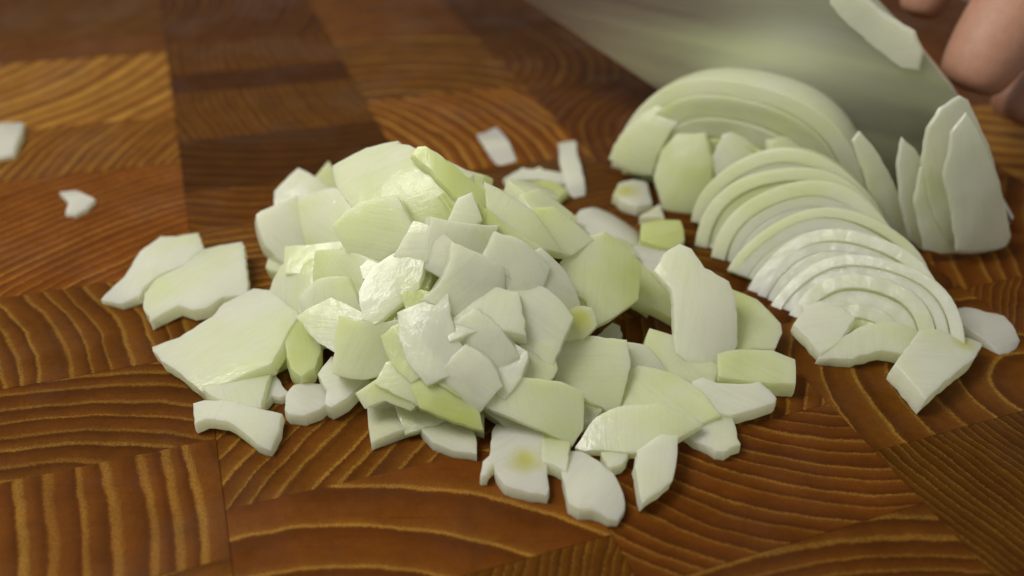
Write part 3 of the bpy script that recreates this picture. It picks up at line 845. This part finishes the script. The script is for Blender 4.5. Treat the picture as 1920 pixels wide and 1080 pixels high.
# ------------------------------------------------------------------ knife
BK = Vector((0, 0, 0))
T0 = at_z(1850, 428); T1 = at_y(1230, 165, 31.2)
ud = Vector((T1.x - T0.x, T1.y - T0.y, 0)).normalized()      # along the blade, tip to handle
bn = Vector((ud.y, -ud.x, 0))
if bn.y > 0: bn = -bn
def on_blade(px, py):
    q = at_plane(px, py, T0, bn)
    return ((q - T0).dot(ud), q.z)
e1 = on_blade(985, 0); e2 = on_blade(1230, 165); s1 = on_blade(1723, 83); s2 = on_blade(1800, 180); s3 = on_blade(1612, -35)
def interp(tab, t):
    for (a, ya), (b, yb) in zip(tab, tab[1:]):
        if a <= t <= b:
            u = (t - a) / (b - a); return ya + (yb - ya) * u
    return tab[0][1] if t < tab[0][0] else tab[-1][1]
sl_e = (e1[1] - e2[1]) / (e1[0] - e2[0])
hl = e1[0] + 1.5
edge_t = [(-0.6, .35), (1.5, .25), (e2[0] * .6, .45), e2, e1, (hl, e1[1] + sl_e * 1.5)]
sp_sl = 0.20
spine_t = [(-0.6, .55), (s2[0] * .55, s2[1] * .62), s2, s1, s3, (hl, s3[1] + sp_sl * (hl - s3[0]))]
knife = empty('kitchen_knife', T0)
tag(knife, 'broad steel kitchen knife blade held at a slant behind the half onion', 'knife')
vb, fb = [], []
NT = 44
for i in range(NT + 1):
    u = i / NT; t = -0.6 + (hl + 0.6) * (u ** 1.25)
    lo, hi = interp(edge_t, t), interp(spine_t, t)
    hi = max(hi, lo + .08)
    b2 = lo + min(.55, (hi - lo) * .4)
    for z, w_ in ((lo, 0.004), (b2, .055), (hi - .02, .10), (hi, .085)):
        for s in (1, -1):
            q = T0 + ud * t + bn * (w_ * s); vb.append((q.x - T0.x, q.y - T0.y, z))
order = [0, 2, 4, 6, 7, 5, 3, 1]
for i in range(NT):
    for k_ in range(8):
        a, b = order[k_], order[(k_ + 1) % 8]
        fb.append((i * 8 + a, i * 8 + b, (i + 1) * 8 + b, (i + 1) * 8 + a))
fb.append(tuple(order)); fb.append(tuple(NT * 8 + o_ for o_ in order))
link('blade', mesh_of('blade', vb, fb, sharp=25), STEEL, knife, Matrix.Translation(T0 * CM))
def bar(name, pts, half, mat, parent, bevel=.12):
    """a rounded bar along the points (t,z) on the blade plane, half = (height, thickness)"""
    vs, fs = [], []; m = 12
    for (t, z, sc) in pts:
        for k_ in range(m):
            a = 2 * math.pi * k_ / m
            c_, s_ = math.cos(a), math.sin(a)
            c_ = math.copysign(abs(c_) ** .6, c_); s_ = math.copysign(abs(s_) ** .6, s_)
            q = T0 + ud * (t - .2 * s_) + bn * (half[1] * sc * c_)
            vs.append((q.x - T0.x, q.y - T0.y, z + half[0] * sc * s_))
    for i in range(len(pts) - 1):
        for k_ in range(m):
            j = (k_ + 1) % m
            fs.append((i * m + k_, i * m + j, (i + 1) * m + j, (i + 1) * m + k_))
    fs.append(tuple(range(m))); fs.append(tuple((len(pts) - 1) * m + i for i in range(m)))
    return link(name, mesh_of(name, vs, fs, sharp=50), mat, parent, Matrix.Translation(T0 * CM))
hz = interp(spine_t, hl) - 1.1
bar('bolster', [(hl - .3, hz, .8), (hl + .3, hz + .05, 1.0), (hl + 1.4, hz + .3, 1.0)], (1.1, .75), STEEL, knife)
hd = bar('handle', [(hl + 1.4 + i * 1.1, hz + .3 + i * .22 - .1 * math.sin(i * .35), .98 + .12 * math.sin(i * .6)) for i in range(11)], (1.25, .85), HANDLE, knife)
for i in range(3):
    t = hl + 3.4 + i * 3.2; z = hz + .3 + (t - hl - 1.4) * .2
    vs = []; fs = []
    for s in (1, -1):
        for k_ in range(12):
            a = 2 * math.pi * k_ / 12
            q = T0 + ud * (t + .28 * math.cos(a)) + bn * (.93 * s); vs.append((q.x - T0.x, q.y - T0.y, z + .28 * math.sin(a)))
    for k_ in range(12):
        j = (k_ + 1) % 12; fs.append((k_, j, 12 + j, 12 + k_))
    fs.append(tuple(range(12))); fs.append(tuple(range(12, 24)))
    link('rivet', mesh_of('rivet', vs, fs, sharp=40), STEEL, knife, Matrix.Translation(T0 * CM))
def blade_piece(label, px, thick, tint, name='onion_piece'):
    c = (sum(p[0] for p in px) / len(px), sum(p[1] for p in px) / len(px))
    P = [at_plane(x, y, T0 + bn * (thick + .10), bn) for x, y in px]
    cc = sum(P, Vector()) / len(P)
    ux = ud; uy = bn.cross(ux)
    PID[0] += 1
    me, th = slab([((q - cc).dot(ux), (q - cc).dot(uy)) for q in P], thick, .02, PID[0], .012, .03, .3)
    mw = Matrix.Translation(cc * CM) @ (Matrix((ux, uy, bn)).transposed() @ Matrix.Rotation(th, 3, 'Z')).to_4x4()
    o = link(name, me, ONION, None, mw); o['tint'] = tint
    tag(o, label, 'onion slice')
    return o
st = blade_piece('pale onion slice stuck on the knife blade near its spine, beside the fingers',
                 [(1560,-40),(1612,-10),(1660,30),(1712,62),(1728,100),(1722,132),(1690,128),(1640,92),(1590,48),(1556,8)], .28, -.1, 'onion_slice')

# ------------------------------------------------------------------ the cook's hand (one continuous skin)
def skin_mesh(nodes, edges, root):
    me = bpy.data.meshes.new('person')
    me.from_pydata([tuple(Vector(p) * CM) for p, r in nodes], edges, [])
    o = bpy.data.objects.new('tmp', me); COL.objects.link(o)
    o.modifiers.new('s', 'SKIN'); o.modifiers[0].use_smooth_shade = True
    for i, (p, r) in enumerate(nodes):
        sv = me.skin_vertices[0].data[i]
        rr = r if isinstance(r, tuple) else (r, r)
        sv.radius = (rr[0] * CM, rr[1] * CM); sv.use_root = (i == root)
    sub = o.modifiers.new('u', 'SUBSURF'); sub.levels = 2; sub.render_levels = 2
    dg = bpy.context.evaluated_depsgraph_get(); dg.update()
    out = bpy.data.meshes.new_from_object(o.evaluated_get(dg))
    bpy.data.objects.remove(o, do_unlink=True)
    return out
PX = lambda x, y, Y: at_y(x, y, Y)
wrist = PX(2420, -330, 37.0)
palm = PX(2230, -230, 34.5)
nodes = [(PX(2700, -560, 46.0), 3.0), (wrist, (2.6, 2.0)), (palm, (2.6, 1.7))]
edges = [(0, 1), (1, 2)]
def finger(chain, rads, start=2):
    prev = start
    for p, r in zip(chain, rads):
        nodes.append((p, r)); edges.append((prev, len(nodes) - 1)); prev = len(nodes) - 1
fingers = {
 'middle': [PX(2090,-150,32.0), PX(1985,-100,29.6), PX(1915,0,28.2), PX(1862,80,27.6), PX(1825,140,27.3), PX(1808,172,27.2)],
 'index':  [PX(2040,-215,33.6), PX(1910,-225,31.8), PX(1822,-150,31.0), PX(1758,-55,30.6), PX(1728,8,30.4), PX(1716,34,30.3)],
 'ring':   [PX(2150,-80,31.0), PX(2100,0,30.0), PX(2030,80,29.2), PX(1965,160,28.8), PX(1918,212,28.6), PX(1902,232,28.5)],
 'little': [PX(2210,-10,30.4), PX(2150,90,28.4), PX(2090,190,27.0), PX(2060,250,26.6), PX(2050,280,26.4), PX(2046,292,26.4)],
}
for nme, ch in fingers.items():
    s = .86 if nme == 'little' else (1.0 if nme != 'middle' else 1.42)
    finger(ch, [1.1 * s, 1.02 * s, .98 * s, .92 * s, .80 * s, .6 * s])
finger([PX(2150,-60,36.5), PX(2010,60,34.0), PX(1925,160,31.5), PX(1885,205,30.3)], [1.3, 1.05, .92, .7])
hm = skin_mesh(nodes, edges, 2)
hand = link('person', hm, SKIN)
tag(hand, 'bare hand with bent fingertips holding the onion at the upper right corner', 'person')
